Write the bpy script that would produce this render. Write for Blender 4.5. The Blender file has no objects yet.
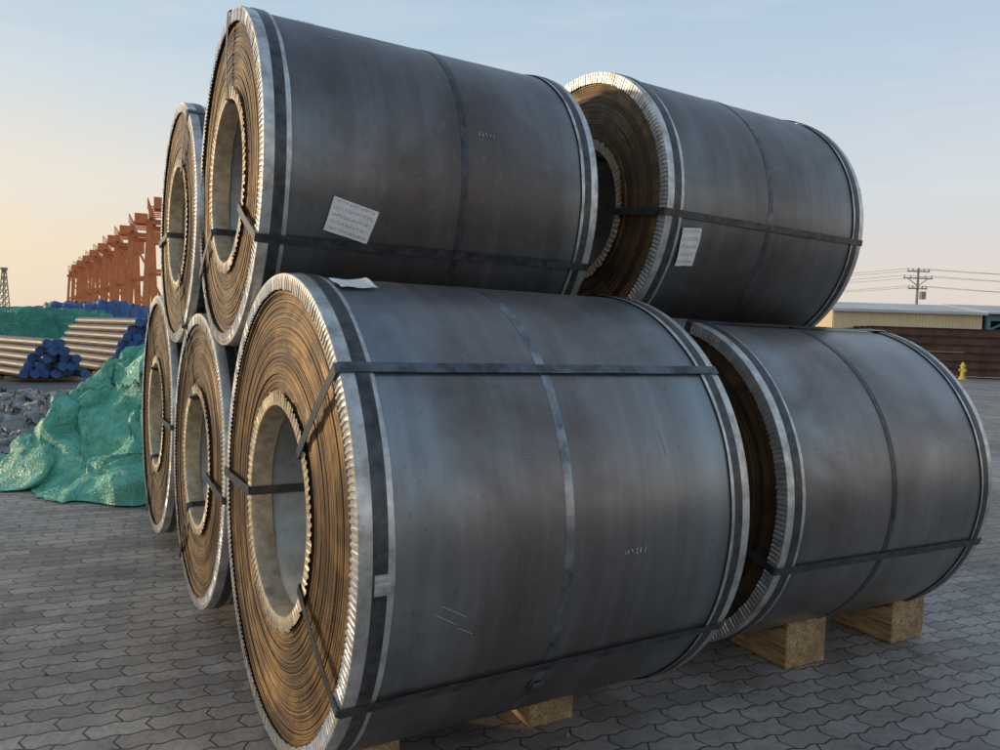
import bpy, math, random
from mathutils import Matrix, Vector, noise
random.seed(7)
sc=bpy.context.scene
col=sc.collection
rad=math.radians

# ---------------------------------------------------------------- node helpers
def newmat(name):
    m=bpy.data.materials.new(name);m.use_nodes=True
    nt=m.node_tree;b=nt.nodes['Principled BSDF']
    return m,nt,b
class G:
    def __init__(s,nt): s.nt=nt
    def n(s,t,**k):
        nd=s.nt.nodes.new(t)
        for a,v in k.items(): setattr(nd,a,v)
        return nd
    def put(s,sock,v):
        if isinstance(v,bpy.types.NodeSocket): s.nt.links.new(v,sock)
        elif isinstance(v,(tuple,list)) and sock.type=='RGBA' and len(v)==3: sock.default_value=(*v,1)
        else: sock.default_value=v
    def math(s,op,a,b=None,c=None,clamp=False):
        nd=s.n('ShaderNodeMath',operation=op,use_clamp=clamp);s.put(nd.inputs[0],a)
        if b is not None:s.put(nd.inputs[1],b)
        if c is not None:s.put(nd.inputs[2],c)
        return nd.outputs[0]
    def mix(s,f,a,b,blend='MIX'):
        nd=s.n('ShaderNodeMix',data_type='RGBA',blend_type=blend)
        s.put(nd.inputs[0],f);s.put(nd.inputs[6],a);s.put(nd.inputs[7],b)
        return nd.outputs[2]
    def ramp(s,f,stops,interp='LINEAR'):
        nd=s.n('ShaderNodeValToRGB');cr=nd.color_ramp;cr.interpolation=interp
        while len(cr.elements)<len(stops):cr.elements.new(.5)
        for e,(p,c) in zip(cr.elements,stops):
            e.position=p;e.color=(c,c,c,1) if isinstance(c,(int,float)) else (*c,1)
        s.put(nd.inputs[0],f);return nd.outputs[0]
    def noise(s,v,scale,detail=4,rough=.55,dim='3D',dist=0):
        nd=s.n('ShaderNodeTexNoise',noise_dimensions=dim)
        if dim=='1D': s.put(nd.inputs['W'],v)
        else: s.put(nd.inputs['Vector'],v)
        nd.inputs['Scale'].default_value=scale;nd.inputs['Detail'].default_value=detail
        nd.inputs['Roughness'].default_value=rough;nd.inputs['Distortion'].default_value=dist
        return nd.outputs[0]
    def obj(s): return s.n('ShaderNodeTexCoord').outputs['Object']
    def sep(s,v):
        nd=s.n('ShaderNodeSeparateXYZ');s.put(nd.inputs[0],v);return nd.outputs
    def comb(s,x,y,z):
        nd=s.n('ShaderNodeCombineXYZ')
        for i,v in enumerate((x,y,z)):s.put(nd.inputs[i],v)
        return nd.outputs[0]
    def scale(s,v,sc_):
        nd=s.n('ShaderNodeVectorMath',operation='MULTIPLY');s.put(nd.inputs[0],v);nd.inputs[1].default_value=sc_;return nd.outputs[0]
    def add(s,v,o):
        nd=s.n('ShaderNodeVectorMath',operation='ADD');s.put(nd.inputs[0],v);nd.inputs[1].default_value=o;return nd.outputs[0]
    def bump(s,h,strength,dist,normal=None):
        nd=s.n('ShaderNodeBump');nd.inputs['Strength'].default_value=strength;nd.inputs['Distance'].default_value=dist
        s.put(nd.inputs['Height'],h)
        if normal is not None:s.put(nd.inputs['Normal'],normal)
        return nd.outputs[0]

# ---------------------------------------------------------------- materials
def mat_side(name,L,mid,edge,seed,rough=.40,dark=1.0):
    m,nt,b=newmat(name);g=G(nt);o=g.obj();s=g.sep(o)
    t=g.math('DIVIDE',s[0],L)
    o2=g.add(o,(seed*3.1,seed*1.7,seed*.9))
    cl=g.noise(o2,1.9,4,.58,dist=.5)
    t2=g.math('ADD',t,g.math('MULTIPLY',g.math('SUBTRACT',cl,.5),.12))
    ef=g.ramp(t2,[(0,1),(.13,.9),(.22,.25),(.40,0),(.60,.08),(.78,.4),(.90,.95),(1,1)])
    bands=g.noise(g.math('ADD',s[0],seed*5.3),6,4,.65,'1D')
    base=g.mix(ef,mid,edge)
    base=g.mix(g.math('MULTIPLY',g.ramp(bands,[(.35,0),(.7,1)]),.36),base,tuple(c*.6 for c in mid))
    st=g.noise(g.scale(o2,(16,1.0,1.0)),1.0,4,.6)
    base=g.mix(g.ramp(st,[(.45,0),(.75,.30)]),base,(.38*dark,.39*dark,.40*dark))
    base=g.mix(g.ramp(cl,[(.42,0),(.66,.65)]),base,(.115*dark,.092*dark,.080*dark))
    dust=g.noise(o2,30,3,.7)
    base=g.mix(g.ramp(dust,[(.58,0),(.76,.20)]),base,(.38,.35,.31))
    base=g.mix(g.ramp(dust,[(.28,.35),(.36,0)]),base,(.06,.053,.048))
    nt.links.new(base,b.inputs['Base Color'])
    b.inputs['Metallic'].default_value=.80
    r=g.math('ADD',g.math('MULTIPLY',cl,.32),g.math('MULTIPLY',st,.16))
    r=g.math('ADD',r,rough-.26)
    nt.links.new(r,b.inputs['Roughness'])
    nt.links.new(g.bump(g.noise(g.scale(o2,(5,1.0,1.0)),1.0,1),.25,.012),b.inputs['Normal'])
    return m
def mat_end(name,seed,gold=1.0):
    m,nt,b=newmat(name);g=G(nt);o=g.obj();s=g.sep(o)
    r=g.math('SQRT',g.math('ADD',g.math('MULTIPLY',s[1],s[1]),g.math('MULTIPLY',s[2],s[2])))
    wr=g.math('ADD',r,g.math('MULTIPLY',g.noise(o,1.3,1),.012))
    n1=g.noise(g.math('ADD',wr,seed),170,2,.7,'1D')
    n2=g.noise(g.math('ADD',wr,seed*2),22,3,.6,'1D')
    cl=g.noise(g.add(o,(seed,seed*2,0)),3.0,5,.7,dist=1.0)
    G_=gold
    c=g.ramp(n2,[(.25,(.10*G_,.05*G_,.02*G_)),(.45,(.26*G_,.15*G_,.052*G_)),(.60,(.46*G_,.28*G_,.10*G_)),(.8,(.20*G_,.105*G_,.045*G_))])
    c=g.mix(g.ramp(cl,[(.40,0),(.56,.85)]),c,(.10*G_,.062*G_,.040*G_))
    c=g.mix(g.ramp(cl,[(.30,.4),(.40,0)]),c,(.50*G_,.36*G_,.18*G_))
    c=g.mix(g.ramp(n1,[(.32,.9),(.52,0)]),c,(.022,.014,.009))
    c=g.mix(g.ramp(n1,[(.6,0),(.8,.5)]),c,(.46*G_,.32*G_,.15*G_))
    nt.links.new(c,b.inputs['Base Color'])
    b.inputs['Metallic'].default_value=.35
    nt.links.new(g.math('ADD',g.math('MULTIPLY',cl,.3),.33),b.inputs['Roughness'])
    nt.links.new(g.bump(n1,.7,.004),b.inputs['Normal'])
    return m
def mat_simple(name,c,rough=.5,metal=0,var=.25,nscale=12,bump=.0,c2=None,bscale=None,spec=.5,det=4):
    m,nt,b=newmat(name);g=G(nt);o=g.obj()
    n=g.noise(o,nscale,det,.65)
    c2=c2 or tuple(x*(1-var) for x in c)
    base=g.mix(g.ramp(n,[(.35,0),(.68,1)]),c,c2)
    nt.links.new(base,b.inputs['Base Color'])
    b.inputs['Metallic'].default_value=metal
    b.inputs['Specular IOR Level'].default_value=spec
    nt.links.new(g.math('ADD',g.math('MULTIPLY',g.math('SUBTRACT',n,.5),.35),rough,clamp=True),b.inputs['Roughness'])
    if bump: nt.links.new(g.bump(g.noise(o,bscale or nscale*3,2),bump,.01),b.inputs['Normal'])
    return m
M={}
M['galv']=mat_simple('galvanised_sheet',(.72,.72,.70),.38,.7,.35,13,.08,c2=(.36,.34,.31))
M['galv_in']=mat_simple('crimped_ring_oiled',(.66,.57,.42),.45,.4,.3,18,.1,c2=(.38,.28,.17))
M['strap']=mat_simple('black_steel_strap',(.036,.038,.042),.36,.4,.3,25,.05,c2=(.10,.10,.104))
M['strap_blue']=mat_simple('blued_steel_strap',(.16,.18,.195),.34,.8,.3,14,.05,c2=(.06,.065,.075))
M['strap_light']=mat_simple('worn_steel_strap',(.36,.38,.39),.34,.85,.3,7,.05,c2=(.08,.085,.095))
M['bore']=mat_simple('bore_steel',(.34,.36,.35),.5,.4,.3,5,.05,c2=(.18,.18,.17))
def mat_paper():
    m,nt,b=newmat('label_paper');g=G(nt);uv=g.n('ShaderNodeTexCoord').outputs['UV'];s=g.sep(uv)
    line=g.math('FRACT',g.math('MULTIPLY',s[1],5.0))
    inline=g.math('MULTIPLY',g.math('GREATER_THAN',line,.35),g.math('LESS_THAN',line,.8))
    n=g.noise(g.scale(uv,(26,34,1)),1.0,3,.7)
    row=g.noise(g.comb(0.0,g.math('FLOOR',g.math('MULTIPLY',s[1],5.0)),3.3),2.7,0)
    ink=g.math('MULTIPLY',inline,g.math('GREATER_THAN',n,.53))
    ink=g.math('MULTIPLY',ink,g.math('GREATER_THAN',g.math('ADD',row,.22),g.math('MULTIPLY',s[0],.8)))
    mar=g.math('MULTIPLY',g.math('GREATER_THAN',s[0],.07),g.math('LESS_THAN',s[0],.93))
    ink=g.math('MULTIPLY',ink,mar)
    pap=g.mix(g.noise(uv,4,4),(.90,.89,.86),(.80,.79,.76))
    nt.links.new(g.mix(g.math('MULTIPLY',ink,.75),pap,(.12,.11,.13)),b.inputs['Base Color'])
    b.inputs['Roughness'].default_value=.6
    nt.links.new(g.bump(g.noise(uv,5,3),.4,.01),b.inputs['Normal'])
    return m
M['paper']=mat_paper()
M['chalk']=mat_simple('paint_marker',(.62,.62,.60),.8,0,.4,60)
def mat_wood():
    m,nt,b=newmat('dunnage_timber');g=G(nt);o=g.obj()
    n=g.noise(g.scale(o,(9,1.0,9)),2.2,5,.65,dist=.8)
    f=g.noise(g.scale(o,(30,2,30)),3,3,.6)
    c=g.ramp(n,[(.3,(.26,.15,.065)),(.5,(.50,.32,.15)),(.7,(.60,.42,.22))])
    c=g.mix(g.ramp(f,[(.45,0),(.62,.65)]),c,(.16,.095,.045))
    c=g.mix(g.ramp(g.noise(o,5,4),[(.46,0),(.66,.75)]),c,(.18,.135,.10))
    nt.links.new(c,b.inputs['Base Color']);b.inputs['Roughness'].default_value=.75
    nt.links.new(g.bump(g.math('ADD',n,f),.8,.015),b.inputs['Normal'])
    return m
M['wood']=mat_wood()
def mat_tarp(name,c,c2,sc_=1.0):
    m,nt,b=newmat(name);g=G(nt);o=g.obj()
    n=g.noise(o,2.5*sc_,4,.65)
    nt.links.new(g.mix(g.ramp(n,[(.3,0),(.7,1)]),c,c2),b.inputs['Base Color'])
    b.inputs['Roughness'].default_value=.42
    n2=g.noise(o,6*sc_,4,.65,dist=1.5)
    rid=g.math('ABSOLUTE',g.math('SUBTRACT',n2,.5))
    nt.links.new(g.bump(rid,1.0,.10/sc_),b.inputs['Normal'])
    return m
M['tarp_green']=mat_tarp('green_tarpaulin',(.22,.64,.46),(.12,.47,.33))
M['tarp_dark']=mat_tarp('dark_green_tarpaulin',(.06,.34,.23),(.04,.24,.18),.3)
M['tarp_blue']=mat_tarp('blue_tarpaulin',(.07,.19,.42),(.05,.13,.32),.3)
M['plastic']=mat_tarp('grey_wrapping',(.50,.51,.50),(.22,.22,.22))
M['orange']=mat_simple('crane_orange_paint',(.80,.27,.09),.55,0,.25,.6)
M['pipe']=mat_simple('pipe_steel',(.14,.11,.09),.55,.2,.5,2,c2=(.25,.21,.17))
M['cap']=mat_simple('blue_cap',(.04,.13,.33),.5,0,.5,5)
M['rust']=mat_simple('rusty_beam',(.17,.085,.055),.75,.1,.45,1.2,c2=(.08,.045,.035))
M['wall']=mat_simple('cream_cladding',(.80,.66,.42),.6,0,.12,.3)
M['roof']=mat_simple('roof_sheet',(.62,.60,.57),.5,.1,.2,.2)
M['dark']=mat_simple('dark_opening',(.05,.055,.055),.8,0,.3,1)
M['teal']=mat_simple('teal_trim',(.10,.26,.28),.6,0,.2,1)
M['concrete']=mat_simple('pole_concrete',(.35,.33,.30),.8,0,.2,3)
M['wire']=mat_simple('wire',(.12,.12,.12),.6,0,.2,3)
M['yellow']=mat_simple('yellow_paint',(.75,.55,.06),.5,0,.2,5)
M['chips']=mat_simple('stone_chips',(.34,.31,.28),.9,0,.6,3)
def mat_ground():
    m,nt,b=newmat('interlocking_pavers');g=G(nt);o=g.obj()
    rot=g.n('ShaderNodeVectorRotate');rot.inputs['Angle'].default_value=rad(-24);g.put(rot.inputs['Vector'],o)
    s=g.sep(rot.outputs[0])
    wob=g.math('MULTIPLY',g.math('SUBTRACT',g.noise(o,1.1,1),.5),.08)
    X=g.math('ADD',s[0],wob);Y=g.math('ADD',s[1],wob)
    bw,rh=.21,.105
    x2=g.math('ADD',X,g.math('MULTIPLY',g.math('PINGPONG',Y,rh/2),.50))
    y2=g.math('ADD',Y,g.math('MULTIPLY',g.math('PINGPONG',g.math('ADD',X,bw/8),bw/4),.32))
    br=g.n('ShaderNodeTexBrick');br.offset=.5;br.squash=1
    nt.links.new(g.comb(x2,y2,0.0),br.inputs['Vector'])
    br.inputs['Scale'].default_value=1;br.inputs['Brick Width'].default_value=bw;br.inputs['Row Height'].default_value=rh
    br.inputs['Mortar Size'].default_value=.0050;br.inputs['Mortar Smooth'].default_value=.5;br.inputs['Bias'].default_value=0
    br.inputs['Color1'].default_value=(.0,.0,.0,1);br.inputs['Color2'].default_value=(1,1,1,1);br.inputs['Mortar'].default_value=(.5,.5,.5,1)
    n1=g.noise(o,1.5,6,.7);n2=g.noise(o,38,3,.7);n3=g.noise(o,.38,5,.7,dist=.8)
    c=g.mix(br.outputs[0],(.215,.190,.168),(.45,.405,.365))
    c=g.mix(g.ramp(n2,[(.35,.55),(.60,0)]),c,(.15,.13,.115))
    c=g.mix(g.ramp(n1,[(.46,0),(.64,.6)]),c,(.48,.43,.385))
    c=g.mix(g.ramp(n3,[(.44,0),(.58,.72)]),c,(.155,.135,.120))
    c=g.mix(g.math('MULTIPLY',br.outputs[1],.9),c,(.048,.041,.035))
    c=g.mix(g.ramp(n1,[(.35,.7),(.42,0)]),c,(.10,.086,.075))
    nt.links.new(c,b.inputs['Base Color'])
    nt.links.new(g.math('ADD',g.math('MULTIPLY',n1,.35),.48),b.inputs['Roughness'])
    h=g.math('SUBTRACT',g.math('MULTIPLY',n2,.35),br.outputs[1])
    h=g.math('ADD',h,g.math('MULTIPLY',br.outputs[0],.4))
    nt.links.new(g.bump(h,.9,.009),b.inputs['Normal'])
    return m
M['ground']=mat_ground()
M['asphalt']=mat_simple('yard_asphalt',(.15,.14,.13),.85,0,.35,.8)

# ---------------------------------------------------------------- mesh helpers
def mesh_obj(name,vs,fs,mats,mi=None,smooth=False,parent=None,uvs=None):
    me=bpy.data.meshes.new(name);me.from_pydata([tuple(v) for v in vs],[],fs)
    for m in (mats if isinstance(mats,list) else [mats]):me.materials.append(m)
    if mi:me.polygons.foreach_set('material_index',mi)
    if smooth is True: me.polygons.foreach_set('use_smooth',[True]*len(fs))
    elif isinstance(smooth,list): me.polygons.foreach_set('use_smooth',smooth)
    if uvs:
        ul=me.uv_layers.new(name='UVMap')
        for l in me.loops: ul.data[l.index].uv=uvs[l.vertex_index]
    me.update()
    ob=bpy.data.objects.new(name,me);col.objects.link(ob)
    if parent:ob.parent=parent
    return ob
def empty(name,mat=None):
    e=bpy.data.objects.new(name,None);col.objects.link(e);e.empty_display_size=.2
    if mat:e.matrix_world=mat
    return e
class MB:
    def __init__(s): s.v=[];s.f=[];s.m=[]
    def box(s,c,d,mi=0,rot=0,taper=None):
        n=len(s.v);cr,sr=math.cos(rot),math.sin(rot)
        for k in (-1,1):
            for j in (-1,1):
                for i in (-1,1):
                    x,y,z=i*d[0]/2,j*d[1]/2,k*d[2]/2
                    s.v.append((c[0]+x*cr-y*sr,c[1]+x*sr+y*cr,c[2]+z))
        for q in ((0,2,3,1),(4,5,7,6),(0,1,5,4),(2,6,7,3),(0,4,6,2),(1,3,7,5)):
            s.f.append([n+a for a in q]);s.m.append(mi)
    def beam(s,a,b,w,mi=0,h=None):
        a=Vector(a);b=Vector(b);d=(b-a).normalized();h=h or w
        up=Vector((0,0,1)) if abs(d.z)<.95 else Vector((0,1,0))
        r=d.cross(up).normalized();u=r.cross(d).normalized();n=len(s.v)
        for P in (a,b):
            for i,j in ((-1,-1),(1,-1),(1,1),(-1,1)): s.v.append(tuple(P+r*i*w/2+u*j*h/2))
        for q in ((3,2,1,0),(4,5,6,7),(0,1,5,4),(1,2,6,5),(2,3,7,6),(3,0,4,7)):
            s.f.append([n+x for x in q]);s.m.append(mi)
    def tube(s,a,b,r,seg=16,mi=0,mcap=None,r2=None,wall=None):
        a=Vector(a);b=Vector(b);d=(b-a).normalized()
        up=Vector((0,0,1)) if abs(d.z)<.95 else Vector((0,1,0))
        x=d.cross(up).normalized();y=x.cross(d).normalized();n=len(s.v);r2=r2 or r
        for P,rr in ((a,r),(b,r2)):
            for k in range(seg):
                t=2*math.pi*k/seg;s.v.append(tuple(P+x*math.cos(t)*rr+y*math.sin(t)*rr))
        for k in range(seg):
            k2=(k+1)%seg;s.f.append([n+k,n+k2,n+seg+k2,n+seg+k]);s.m.append(mi)
        s.f.append([n+k for k in range(seg)][::-1]);s.m.append(mcap if mcap is not None else mi)
        s.f.append([n+seg+k for k in range(seg)]);s.m.append(mcap if mcap is not None else mi)
    def prism(s,prof,x0,x1,mi=0):
        n=len(s.v);k=len(prof)
        for x in (x0,x1):
            for y,z in prof:s.v.append((x,y,z))
        for i in range(k):
            j=(i+1)%k;s.f.append([n+i,n+j,n+k+j,n+k+i]);s.m.append(mi)
        s.f.append([n+i for i in range(k)][::-1]);s.m.append(mi)
        s.f.append([n+k+i for i in range(k)]);s.m.append(mi)
    def obj(s,name,mats,parent=None,smooth=False):
        return mesh_obj(name,s.v,s.f,mats,s.m,smooth,parent)
def bevel(ob,w,seg=2):
    m=ob.modifiers.new('bevel','BEVEL');m.width=w;m.segments=seg;m.limit_method='ANGLE';m.angle_limit=rad(35)

# ---------------------------------------------------------------- coils
def lathe(name,prof,seg,mats,mi,sm,parent,off=None):
    vs=[];fs=[];ms=[];ss=[];K=len(prof)
    for k in range(seg):
        t=2*math.pi*k/seg;c,s=math.cos(t),math.sin(t)
        for i,(x,r) in enumerate(prof):
            dx=off(i,t) if off else 0
            vs.append((x+dx,-r*s,r*c))
    for k in range(seg):
        k2=(k+1)%seg
        for i in range(K):
            j=(i+1)%K
            fs.append([k*K+i,k*K+j,k2*K+j,k2*K+i]);ms.append(mi[i]);ss.append(sm[i])
    return mesh_obj(name,vs,fs,mats,ms,ss,parent)
def cyl(x,r,phi): return (x,-r*math.sin(phi),r*math.cos(phi))
def crimp(name,R0,R1,xf,xin,n,parent,mat,jag,sign=1,rs=0.0):
    rnd=random.Random(n+int(R0*1000))
    vs=[];fs=[];sm=[];lev=[]
    for k in range(n):
        d=.0045+rnd.uniform(-.0018,.0018);e=rnd.uniform(-jag,jag)
        lev+= [(0,e*.4),(d,e),(d,e),(0,e*.4)]
    N=len(lev);fr=[0,.16,.5,.66]
    for q in range(N):
        k=q//4;t=2*math.pi*(k+fr[q%4])/n
        d,e=lev[q]
        vs.append(cyl(xf-sign*d*.9+sign*.001,R0+e,t))
        vs.append(cyl(xf-sign*d*.6,R0*.35+R1*.65,t))
        vs.append(cyl(xf,R1,t))
        vs.append(cyl(xf+sign*.006,R1+rs,t))
        vs.append(cyl(xin+.0018*math.sin(t*5+n)+.001*math.sin(t*17),R1+rs,t))
    for q in range(N):
        q2=(q+1)%N
        for i in range(4):
            fs.append([q*5+i,q*5+i+1,q2*5+i+1,q2*5+i]);sm.append(i>=2)
    return mesh_obj(name,vs,fs,mat,None,sm,parent)
def ring_strap(name,x,w,R,parent,mat,seg=160,tilt=0):
    vs=[];fs=[]
    for k in range(seg):
        t=2*math.pi*k/seg;dx=tilt*math.cos(t+.7)+.0015*math.sin(3*t)
        for xx,r in ((x-w/2,R),(x-w/2+.0015,R+.0022),(x+w/2-.0015,R+.0022),(x+w/2,R)):
            vs.append(cyl(xx+dx,r,t))
    for k in range(seg):
        k2=(k+1)%seg
        for i in range(3): fs.append([k*4+i,k*4+i+1,k2*4+i+1,k2*4+i])
    return mesh_obj(name,vs,fs,mat,None,False,parent)
def eye_strap(name,phi,w,R,rb,L,parent,mat,skew=0):
    o=.010
    path=[(-.004,R+.007)];n=24
    for i in range(1,n): path.append((-.004+(L+.008)*i/n,R+.007+.0012*math.sin(i*.9)))
    path+=[(L+.004,R+.007),(L+o+.004,R),(L+o+.004,(R+rb)/2),(L+o+.002,rb),(L-.01,rb-.009),(L/2,rb-.007),(.01,rb-.009),(-o-.002,rb),(-o-.006,(R+rb)/2),(-o-.004,R)]
    vs=[];fs=[];K=len(path)
    tx,tz=-math.cos(phi),-math.sin(phi)
    for i,(x,r) in enumerate(path):
        ph=phi+skew*(x/L if r>rb*1.2 else .5)
        for sgn in (-1,1):
            b=cyl(x,r,ph);vs.append((b[0],b[1]+sgn*tx*w/2,b[2]+sgn*tz*w/2))
    for i in range(K):
        j=(i+1)%K;fs.append([i*2,i*2+1,j*2+1,j*2])
    ob=mesh_obj(name,vs,fs,mat,None,False,parent)
    s=ob.modifiers.new('thick','SOLIDIFY');s.thickness=.0022;s.offset=0
    return ob
def seal(name,x,phi,R,parent,axial,mat):
    b=MB();l,w=(.055,.042) if axial else (.042,.055)
    b.box((0,0,.0),(l,w,.005))
    for i in (-1,0,1):
        if axial:b.box((i*.016,0,0.0032),(.006,w+.003,.004))
        else:b.box((0,i*.016,.0032),(l+.003,.006,.004))
    ob=b.obj(name,mat,parent)
    ob.matrix_local=Matrix.Translation(cyl(x,R+.0105,phi))@Matrix.Rotation(phi,4,'X')
    return ob
def label(name,x,phi,w,h,R,tilt,parent,lift=.004):
    vs=[];fs=[];uv=[];n=10;c,s=math.cos(tilt),math.sin(tilt)
    for j in range(n+1):
        for i in range(n+1):
            a=(i/n-.5)*w;b_=(j/n-.5)*h
            u=a*c-b_*s;v=a*s+b_*c
            curl=.010*max(0,(i/n-.7)/.3)**2*(j/n)+.002*math.sin(i*.9+j*.7)
            vs.append(cyl(x+u,R+lift+.002+curl,phi-v/R));uv.append((i/n,j/n))
    for j in range(n):
        for i in range(n): fs.append([j*(n+1)+i,j*(n+1)+i+1,(j+1)*(n+1)+i+1,(j+1)*(n+1)+i])
    return mesh_obj(name,vs,fs,M['paper'],None,True,parent,uv)
def scribble(name,x,phi,R,size,nch,parent,seed,slant=0):
    rnd=random.Random(seed);b=MB()
    for c in range(nch):
        cx=x+c*size*.75;pts=[]
        for k in range(rnd.choice((3,4,4,5))):
            pts.append((cx+rnd.uniform(0,.5)*size,rnd.uniform(-.5,.5)*size+slant*c*size))
        for p,q in zip(pts,pts[1:]):
            A=cyl(p[0],R+.0015,phi-p[1]/R);B=cyl(q[0],R+.0015,phi-q[1]/R)
            b.beam(A,B,.0018,h=.0015)
    return b.obj(name,M['chalk'],parent)
def scratches(name,lst,R,parent):
    b=MB()
    for x,p,dx,dp,w in lst:
        for k in range(6):
            A=cyl(x+dx*k/6,R+.0006,rad(p+dp*k/6));B=cyl(x+dx*(k+1)/6,R+.0006,rad(p+dp*(k+1)/6))
            b.beam(A,B,w,h=.001)
    return b.obj(name,M['chalk'],parent)

def coil(x,y,z,R,L,th,rb,straps,ringmid,sidecol,seed,seg=192,teeth=1.0,gold=1.0,midmat='strap',rough=.40,dark=1.0):
    e=empty('steel_coil',Matrix.Translation((x,y,z))@Matrix.Rotation(rad(th),4,'Z'))
    rnd=random.Random(seed)
    Rb=R-.004
    steps=int((Rb-rb)/.0065);rr=[rb+(Rb-rb)*i/steps for i in range(steps+1)]
    d=[];cur=0
    for i in range(steps):
        cur=cur*.8+rnd.uniform(-.0022,.0022)
        if rnd.random()<.06:cur+=rnd.choice((-1,1))*.004
        d.append(max(-.007,min(.007,cur)))
    prof=[];mi=[];sm=[];amp=[]
    f0=.010
    for i in range(steps):
        for r_ in (rr[i],rr[i+1]-.0006):
            prof.append((f0+d[i],r_));mi.append(1);sm.append(False);amp.append((rnd.uniform(0,6.28) if r_==rr[i] else amp[-1][0],.0012))
    prof.append((f0+.004,Rb));mi.append(0);sm.append(True);amp.append((0,0))
    prof.append((L-f0-.004,Rb));mi.append(1);sm.append(False);amp.append((0,0))
    for i in reversed(range(0,steps,2)):
        for r_ in (rr[min(i+2,steps)]-.0006,rr[i]):
            prof.append((L-f0-d[i],r_));mi.append(1);sm.append(False);amp.append((0,0))
    mi[-1]=2;sm[-1]=True
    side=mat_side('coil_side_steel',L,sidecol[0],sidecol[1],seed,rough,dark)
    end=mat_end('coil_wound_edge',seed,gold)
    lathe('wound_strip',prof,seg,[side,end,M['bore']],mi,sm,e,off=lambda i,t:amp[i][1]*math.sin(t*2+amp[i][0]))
    nt=int(2*math.pi*R/.021*teeth)
    crimp('rim_protector',R-.052,R,-.004,.094,nt,e,M['galv'],.003,1,rs=.002)
    crimp('rim_protector_far',R-.052,R,L+.004,L-.085,int(nt*.8),e,M['galv'],.003,-1,rs=.002)
    crimp('eye_protector',rb+.045,rb-.001,-.003,.075,int(2*math.pi*rb/.024),e,M['galv_in'],.008,1,rs=-.002)
    crimp('eye_protector_far',rb+.045,rb-.001,L+.003,L-.075,int(2*math.pi*rb/.03),e,M['galv_in'],.004,-1,rs=-.002)
    ring_strap('rim_strap',.058,.042,R+.003,e,M['strap'],tilt=.002)
    ring_strap('rim_strap_far',L-.050,.034,R+.003,e,M['strap'],tilt=.002)
    for xm in ringmid: ring_strap('belly_strap',xm,.032,R-.0035,e,M[midmat],tilt=.005)
    for i,ph in enumerate(straps):
        eye_strap('eye_strap_%d'%(i+1),rad(ph),.033,R-.001,rb,L,e,M['strap_blue'] if (seed==1 and i==0) else M['strap'],skew=rnd.uniform(-.02,.02))
    return e
TH=30.928
blue=(.275,.325,.345);brn=(.225,.205,.198)
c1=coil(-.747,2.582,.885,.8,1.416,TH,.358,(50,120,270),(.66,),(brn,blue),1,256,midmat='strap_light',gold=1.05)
seal('buckle',.058,rad(92),.8,c1,False,M['galv'])
seal('buckle_2',.66,rad(128),.795,c1,False,M['strap_blue'])
label('label',.17,rad(17),.13,.10,.8,.1,c1)
scribble('paint_marks',.86,rad(93),.797,.022,6,c1,3)
scratches('scratches',[(.22,100,.07,3,.0022),(.24,98.5,.08,3.2,.0018),(.30,104,.05,2,.0016),(.5,70,.05,1,.0012),(1.05,66,.01,6,.0012)],.7965,c1)
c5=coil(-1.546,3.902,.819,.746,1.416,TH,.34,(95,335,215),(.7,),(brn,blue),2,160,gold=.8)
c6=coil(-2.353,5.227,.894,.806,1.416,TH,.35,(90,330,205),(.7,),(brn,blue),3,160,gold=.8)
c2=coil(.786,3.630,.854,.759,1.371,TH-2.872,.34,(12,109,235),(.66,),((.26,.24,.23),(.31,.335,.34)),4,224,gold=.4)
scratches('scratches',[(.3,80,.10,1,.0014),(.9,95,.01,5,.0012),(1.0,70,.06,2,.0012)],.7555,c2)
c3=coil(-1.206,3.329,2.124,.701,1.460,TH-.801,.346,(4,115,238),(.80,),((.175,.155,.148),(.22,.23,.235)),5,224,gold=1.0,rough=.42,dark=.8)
label('label',.33,rad(107),.18,.13,.701,-.22,c3)
scribble('paint_marks',.22,rad(22),.698,.025,4,c3,9)
scribble('paint_marks_2',.28,rad(40),.698,.025,3,c3,10)
scribble('paint_marks_3',.86,rad(73),.698,.025,5,c3,11)
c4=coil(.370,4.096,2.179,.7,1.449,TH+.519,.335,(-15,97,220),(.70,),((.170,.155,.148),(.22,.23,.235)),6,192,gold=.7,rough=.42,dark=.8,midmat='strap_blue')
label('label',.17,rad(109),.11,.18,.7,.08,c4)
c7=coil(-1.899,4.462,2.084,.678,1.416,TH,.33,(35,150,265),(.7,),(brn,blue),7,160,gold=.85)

# ---------------------------------------------------------------- timber chocks
def chock(coilp,R,z,th,u,dv,w,h,side=1):
    back=.06
    def zc(v): return z-math.sqrt(R*R-v*v)-.003
    prof=[(-dv*side,0),(-dv*side,h),(-(dv-.035)*side,min(h,zc(dv-.035)))]
    for v in (dv*.7,dv*.45,back): prof.append((-v*side,zc(v)))
    prof.append((-back*side,0))
    b=MB();b.prism(prof,-w/2,w/2)
    ob=b.obj('timber_block',M['wood'])
    ob.matrix_world=Matrix.Translation((coilp[0],coilp[1],.002))@Matrix.Rotation(rad(th),4,'Z')@Matrix.Translation((u,0,0))@Matrix.Rotation(random.uniform(-.04,.04),4,'Z')
    bevel(ob,.008)
for u,h in ((.58,.27),(1.33,.28)):
    chock((.786,3.63),.759,.854,TH-2.87,u,.41,.26,h);chock((.786,3.63),.759,.854,TH-2.87,u,.36,.22,.21,-1)
for u,dv,h in ((.25,.30,.17),(1.03,.23,.16)):
    chock((-.747,2.582),.8,.885,TH,u,dv,.20,h);chock((-.747,2.582),.8,.885,TH,u,.30,.19,.15,-1)
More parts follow.
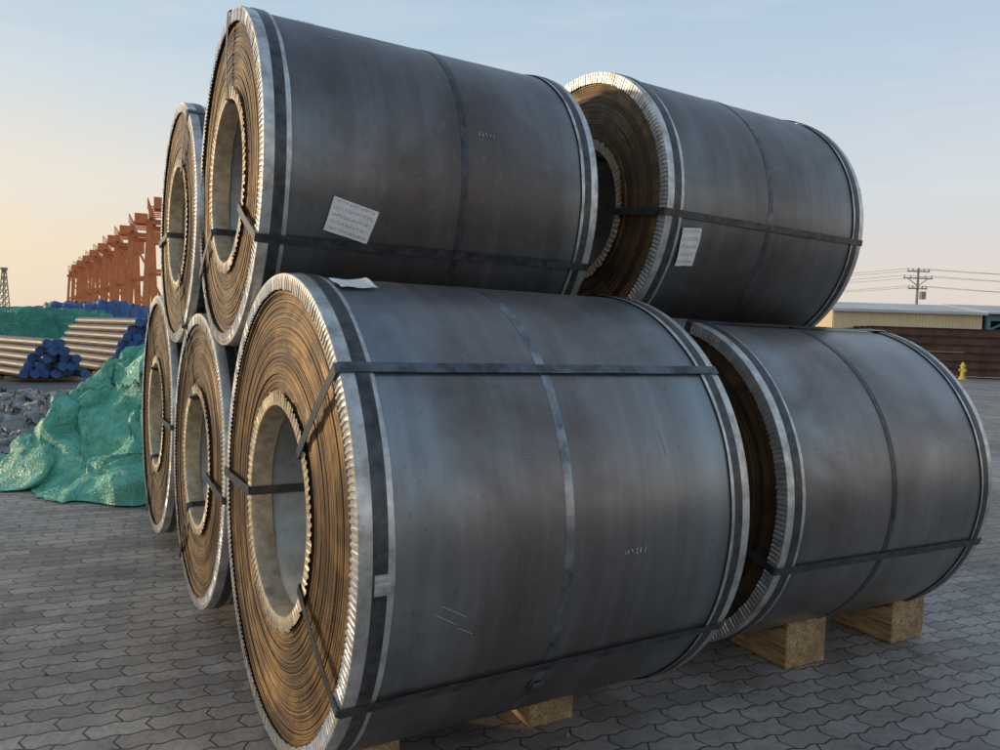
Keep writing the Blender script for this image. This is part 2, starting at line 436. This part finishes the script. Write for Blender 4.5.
for u in (.35,1.05):
    chock((-1.546,3.902),.746,.819,TH,u,.28,.2,.15);chock((-1.546,3.902),.746,.819,TH,u,.28,.2,.15,-1)
    chock((-2.353,5.227),.806,.894,TH,u,.28,.2,.15);chock((-2.353,5.227),.806,.894,TH,u,.28,.2,.15,-1)

# ---------------------------------------------------------------- ground
mesh_obj('ground',[(-1500,-1500,0),(1500,-1500,0),(1500,1500,0),(-1500,1500,0)],[[0,1,2,3]],M['ground'])
mesh_obj('yard_asphalt',[(-120,16,.004),(-4,16,.004),(-4,240,.004),(-240,240,.004)],[[0,1,2,3]],M['asphalt'])
b=MB();rc=random.Random(4)
for i in range(420):
    px,py=rc.uniform(-5,5),rc.uniform(1.4,9);s_=rc.choice((.004,.005,.007,.011))*rc.uniform(.6,1.2)
    b.tube((px,py,0),(px+rc.uniform(-.3,.3)*s_,py,s_),s_,5,r2=s_*.45)
b.obj('gravel_chips',M['chips'])

# ---------------------------------------------------------------- tarpaulins / heaps
def heap(name,cx,cy,rx,ry,H,res,mat,seed,crump=.12,edge=.6,box=2.0,fs_=1.5,flat=.0,out=.28):
    vs=[];fs=[];idx={}
    nx=int(2.8*rx/res);ny=int(2.8*ry/res)
    N=noise.noise
    for j in range(ny):
        for i in range(nx):
            x=(i/(nx-1)-.5)*2.8*rx;y=(j/(ny-1)-.5)*2.8*ry
            nn=N(Vector((x/rx*1.6+seed,y/ry*1.6,seed)))
            n2=N(Vector((x/rx*5+seed,y/ry*5,seed*2)))
            d=(abs(x/rx)**box+abs(y/ry)**box)**(1/box)
            m=1-d+out*nn+.07*n2
            if m<0: continue
            t=min(1,m/edge);t=t*t*(3-2*t)
            f=fs_
            q=Vector((x*f+seed,y*f-seed,seed*.3))
            q+=Vector((N(q*1.7),N(q*1.7+Vector((9,9,9))),0))*.35
            r1=1-abs(N(q*1.1))*2.4
            r2=1-abs(N(q*2.9+Vector((3,1,2))))*2.4
            r3=1-abs(N(q*6.7+Vector((7,1,4))))*2.4
            r4=1-abs(N(q*14+Vector((2,5,4))))*2.4
            z=H*t*(1-flat+flat*(.7+.6*N(Vector((x*.8/rx+seed*3,y*.8/ry,4)))))
            z+=crump*(.50*r1+.42*r2+.24*r3+.10*r4)*(.25+.75*t)*min(1,m*8)
            px=x+.7*crump*N(q*3+Vector((11,0,0)));py=y+.7*crump*N(q*3+Vector((0,17,0)))
            idx[(i,j)]=len(vs);vs.append((px,py,max(.012,z)+.004))
    for j in range(ny-1):
        for i in range(nx-1):
            k=[(i,j),(i+1,j),(i+1,j+1),(i,j+1)]
            if all(a in idx for a in k): fs.append([idx[a] for a in k])
    ob=mesh_obj(name,vs,fs,mat,None,True);ob.location=(cx,cy,0);return ob
heap('green_tarpaulin',-3.40,8.05,1.55,1.7,1.08,.020,M['tarp_green'],3.3,.26,.66,2.1,1.5,.35,.20)
heap('green_tarpaulin',-4.45,7.45,1.15,.55,.07,.020,M['tarp_green'],8.1,.13,.5,2.0,2.4,.5)
heap('green_tarpaulin',-20.5,33,4.2,3.2,1.75,.12,M['tarp_dark'],5.1,.35,.35,4,.6)
heap('blue_tarpaulin',-25.5,48,4.5,3.5,2.5,.15,M['tarp_blue'],2.7,.6,.35,4,.6,.4)
heap('plastic_wrapping',-6.3,10.2,1.0,1.1,.18,.03,M['plastic'],6.4,.24,.4,2,2.6,.5)
heap('plastic_wrapping',-7.2,12.2,1.2,1.0,.22,.04,M['plastic'],1.9,.25,.4,2,2.6,.5)
heap('plastic_wrapping',-5.6,8.9,.45,.4,.05,.02,M['plastic'],4.9,.14,.4,2,3.6,.5)

# ---------------------------------------------------------------- pipe stacks
def pipes(px,py,ang,L,r,rows,base,seed):
    e=empty('pipe_stack',Matrix.Translation((px,py,0))@Matrix.Rotation(ang,4,'Z'))
    b=MB();rnd=random.Random(seed)
    for k in (.15,.85):
        b.box((L*k,0,.06),(.12,base*2*r+.2,.12),2)
    for row in range(rows):
        n=base-row
        for i in range(n):
            y=(i-(n-1)/2)*2*r*1.03;z=.12+r+row*r*1.78;o=rnd.uniform(-.25,.25)
            b.tube((o,y,z),(L+o,y,z),r,14,0,0)
            b.tube((o-.03,y,z),(o+.10,y,z),r*1.07,14,1,1)
            b.tube((L+o-.10,y,z),(L+o+.03,y,z),r*1.07,14,1,1)
    b.obj('pipes',[M['pipe'],M['cap'],M['wood']],e)
A=math.atan2(.73,-.68)
pipes(-11.1,19.0,A+.12,5.2,.105,5,7,1)
pipes(-10.3,22.6,A+.05,5.2,.125,7,10,2)
pipes(-13.0,17.6,A+.2,4.5,.10,3,7,5)

# ---------------------------------------------------------------- gantry cranes
def gantry(px,py,H,ang):
    e=empty('gantry_crane',Matrix.Translation((px,py,0))@Matrix.Rotation(ang,4,'Z'))
    b=MB();s=H/15
    for sx in (-1,1):
        for sy in (-1,1):
            b.beam((sx*3.4*s,sy*1.7*s,.4),(sx*3.1*s,sy*1.2*s,H*.86),.5*s)
            b.box((sx*3.4*s,sy*1.7*s,.45),(1.4*s,1.0*s,.9))
        b.beam((sx*3.4*s,-1.7*s,1.2*s),(sx*3.4*s,1.7*s,1.2*s),.45*s)
        b.beam((sx*3.2*s,-1.4*s,H*.5),(sx*3.2*s,1.4*s,H*.5),.35*s)
        b.beam((sx*3.4*s,-1.7*s,1.2*s),(sx*3.2*s,1.4*s,H*.5),.2*s)
        b.beam((sx*3.2*s,-1.4*s,H*.5),(sx*3.1*s,1.2*s,H*.84),.2*s)
        b.beam((sx*3.1*s,-1.7*s,H*.86),(sx*3.1*s,1.7*s,H*.86),.55*s)
    for sy in (-1,1):
        b.beam((-4.6*s,sy*1.0*s,H*.91),(4.6*s,sy*1.0*s,H*.91),.4*s,h=.9*s)
        b.beam((-3.2*s,sy*1.4*s,H*.5),(3.2*s,sy*1.4*s,H*.5),.25*s)
    for i in range(6): b.beam((-4.5*s+1.75*s*i,-1.0*s,H*.96),(-4.5*s+1.75*s*i,1.0*s,H*.96),.15*s)
    b.box((-2.6*s,0,H*1.0),(1.8*s,1.5*s,1.3*s));b.box((-3.4*s,-2.0*s,H*.84),(1.4*s,1.0*s,1.6*s))
    for i in range(6): b.beam((-4.5*s+1.75*s*i,1.3*s,H*.94),(-4.5*s+1.75*s*i,1.3*s,H*1.02),.08*s)
    b.beam((-4.5*s,1.3*s,H*1.02),(4.5*s,1.3*s,H*1.02),.08*s)
    b.obj('frame',M['orange'],e)
for i in range(9):
    t=i/8
    gantry(-44.5-71*t,100+108*t,16.8-.5*t,rad(112))
def mast(px,py,H):
    b=MB()
    for sx in (-1,1):
        for sy in (-1,1): b.beam((sx*1.2,sy*1.2,0),(sx*.3,sy*.3,H),.18)
    n=9
    for i in range(n):
        a=1.2-.9*i/n;c=1.2-.9*(i+1)/n;z0=H*i/n;z1=H*(i+1)/n
        for sy in (-1,1):
            b.beam((-a,sy*a,z0),(c,sy*c,z1),.1);b.beam((a,sy*a,z0),(-c,sy*c,z1),.1)
            b.beam((sy*a,-a,z0),(sy*c,c,z1),.1)
    b.box((0,0,H),(1.2,1.2,.6))
    ob=b.obj('lattice_mast',M['concrete']);ob.location=(px,py,0)
mast(-130,200,15)

# ---------------------------------------------------------------- warehouse
def warehouse():
    e=empty('warehouse',Matrix.Translation((31,72,0))@Matrix.Rotation(rad(-4),4,'Z'))
    b=MB();L=13.5;H=5.3
    b.box((L/2,8,H/2),(L,16,H),0)
    for i in range(45): b.box((.15+i*.3,-.03,H/2+.3),(.09,.06,H-.7),0)
    b.box((L/2,-.05,.35),(L,.14,.7),3)
    b.box((6.7,-.08,1.7),(2.6,.12,3.2),3)
    b.prism([(-.5,H),(8,H+1.1),(16.5,H),(16.5,H-.15),(8,H+.9),(-.5,H-.15)],-.4,L+.2,1)
    b.box((L/2,-.55,H-.1),(L+.4,.15,.25),1)
    b.obj('main_hall',[M['wall'],M['roof'],M['dark'],M['concrete']],e)
    b=MB();x0=L+.3;W=30
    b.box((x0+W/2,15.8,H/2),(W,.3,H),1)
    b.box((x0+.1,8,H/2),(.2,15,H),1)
    for i in range(7): b.box((x0+.25+i*5,.1,H/2-.1),(.35,.35,H-.2),2)
    b.box((x0+W/2,.1,H-.45),(W,.25,.5),2)
    for i in range(6):
        b.beam((x0+.3+i*5,.1,H-1.6),(x0+2.0+i*5,.1,H-.7),.18,2)
    b.prism([(-.6,H+.05),(8,H+1.2),(16.5,H+.05),(16.5,H-.1),(8,H+1.0),(-.6,H-.1)],x0-.05,x0+W,0)
    b.obj('open_bay',[M['roof'],M['dark'],M['teal']],e)
warehouse()
def beamstack(px,py,n,layers,L,ang):
    e=empty('steel_beam_stack',Matrix.Translation((px,py,0))@Matrix.Rotation(ang,4,'Z'))
    b=MB();h=.46;w=.34
    for l in range(layers):
        z0=.12+l*(h+.025)
        for k in range(n):
            y=k*(w+.02);o=random.uniform(-.25,.25)
            b.box((L/2+o,y,z0+.016),(L,w,.032));b.box((L/2+o,y,z0+h-.016),(L,w,.032));b.box((L/2+o,y,z0+h/2),(L,.02,h-.066))
        for t in (.12,.5,.88): b.box((L*t,n*w/2,z0-.012),(.1,n*w+.1,.022),0)
    b.obj('beams',[M['rust'],M['wood']],e)
beamstack(22.5,47,6,6,14,rad(-2));beamstack(36.0,45.2,6,6,14,rad(-2));beamstack(49.5,44.4,6,5,14,rad(-2));beamstack(9.5,48,6,4,12,rad(-2))
b=MB();b.tube((0,0,0),(0,0,.12),.2,16);b.tube((0,0,.12),(0,0,.75),.11,16);b.tube((0,0,.75),(0,0,.82),.15,16);b.tube((0,0,.82),(0,0,1.0),.12,16,r2=.04)
b.tube((-.2,0,.55),(.2,0,.55),.06,12);b.tube((0,-.2,.5),(0,0,.5),.08,12)
o=b.obj('fire_hydrant',M['yellow']);o.location=(26.6,44.0,0)
# power poles and wires
e=empty('utility_pole',Matrix.Translation((48.5,90,0)))
b=MB();b.tube((0,0,0),(0,0,11.3),.2,12,r2=.12)
for z,wd in ((10.9,2.6),(10.1,3.4),(8.9,2.2)):
    b.beam((-wd/2,0,z),(wd/2,0,z),.14)
    for x in (-wd/2+.1,-wd/4,wd/4,wd/2-.1): b.tube((x,0,z+.07),(x,0,z+.35),.06,8)
b.beam((-1.2,0,10.1),(0,0,9.2),.08);b.beam((1.2,0,10.1),(0,0,9.2),.08);b.box((.5,-.3,8.1),(.5,.5,.9))
b.obj('pole',M['concrete'],e)
b=MB()
for z,x in ((11.2,-1.2),(11.2,1.2),(10.4,-1.6),(10.4,1.6),(9.2,-1),(9.2,1)):
    for dx,dy in ((60,-25),(-55,30)):
        P=[(x+dx*t,dy*t,z-1.6*4*t*(1-t)+(.4*t)) for t in [k/10 for k in range(11)]]
        for p,q in zip(P,P[1:]): b.beam(p,q,.03)
b.obj('wires',M['wire'],e)
for dx,dy in ((60,-25),(-55,30)):
    b=MB();b.tube((0,0,0),(0,0,11.7),.2,12,r2=.12)
    for z,wd in ((11.2,2.6),(10.4,3.4),(9.2,2.2)): b.beam((-wd/2,0,z),(wd/2,0,z),.14)
    o=b.obj('utility_pole',M['concrete']);o.location=(48.5+dx,90+dy,0)

# ---------------------------------------------------------------- light
EL,AZ=10,-78
w=bpy.data.worlds.new("World");sc.world=w;w.use_nodes=True;nt=w.node_tree;g=G(nt)
bg=nt.nodes['Background'];sky=g.n('ShaderNodeTexSky');sky.sky_type='NISHITA';sky.sun_disc=False
sky.sun_elevation=rad(EL);sky.sun_rotation=rad(AZ);sky.air_density=1.0;sky.dust_density=2.2;sky.ozone_density=1.6
S=.15
dirv=g.n('ShaderNodeTexCoord').outputs['Generated'];ds=g.sep(dirv)
zen=(.22,.33,.49)
haze_l=g.ramp(ds[2],[(0,(.90,.72,.52)),(.08,(.93,.78,.58)),(.168,(.90,.81,.67)),(.27,(.68,.76,.80)),(.40,(.42,.60,.76)),(1,zen)])
haze_r=g.ramp(ds[2],[(0,(.82,.70,.61)),(.09,(.81,.73,.67)),(.19,(.69,.74,.78)),(.30,(.57,.68,.79)),(.43,(.45,.60,.77)),(1,zen)])
az=g.math('ADD',g.math('MULTIPLY',ds[0],-1.0),.4,clamp=True)
haze=g.mix(az,haze_r,haze_l)
cirrus=g.noise(g.scale(dirv,(1.2,1.2,7)),2.2,3,.6,dist=.4)
haze=g.mix(g.ramp(cirrus,[(.45,0),(.75,.35)]),haze,(.84,.83,.81))
hs=g.n('ShaderNodeVectorMath',operation='SCALE');nt.links.new(haze,hs.inputs[0]);hs.inputs['Scale'].default_value=1/S
fin=g.mix(.90,sky.outputs[0],hs.outputs[0])
nt.links.new(fin,bg.inputs[0]);bg.inputs[1].default_value=S
sun=bpy.data.objects.new('sun',bpy.data.lights.new('sun','SUN'));col.objects.link(sun)
sun.data.energy=2.0;sun.data.angle=rad(2.5);sun.data.color=(1,.76,.48)
d=Vector((math.sin(rad(AZ))*math.cos(rad(EL)),math.cos(rad(AZ))*math.cos(rad(EL)),math.sin(rad(EL))))
sun.rotation_euler=d.to_track_quat('Z','Y').to_euler()
sc.view_settings.view_transform='Standard';sc.view_settings.look='None';sc.view_settings.exposure=0

# ---------------------------------------------------------------- camera
cam=bpy.data.objects.new("camera",bpy.data.cameras.new("camera"));col.objects.link(cam)
sc.camera=cam;cam.data.sensor_width=36;cam.data.lens=36*764.6/1000;cam.data.clip_end=4000;cam.data.clip_start=.05
cam.matrix_world=Matrix.Translation((0,0,1.496))@Matrix.Rotation(math.pi/2-rad(2.797),4,'X')@Matrix.Rotation(rad(1.964),4,'Z')
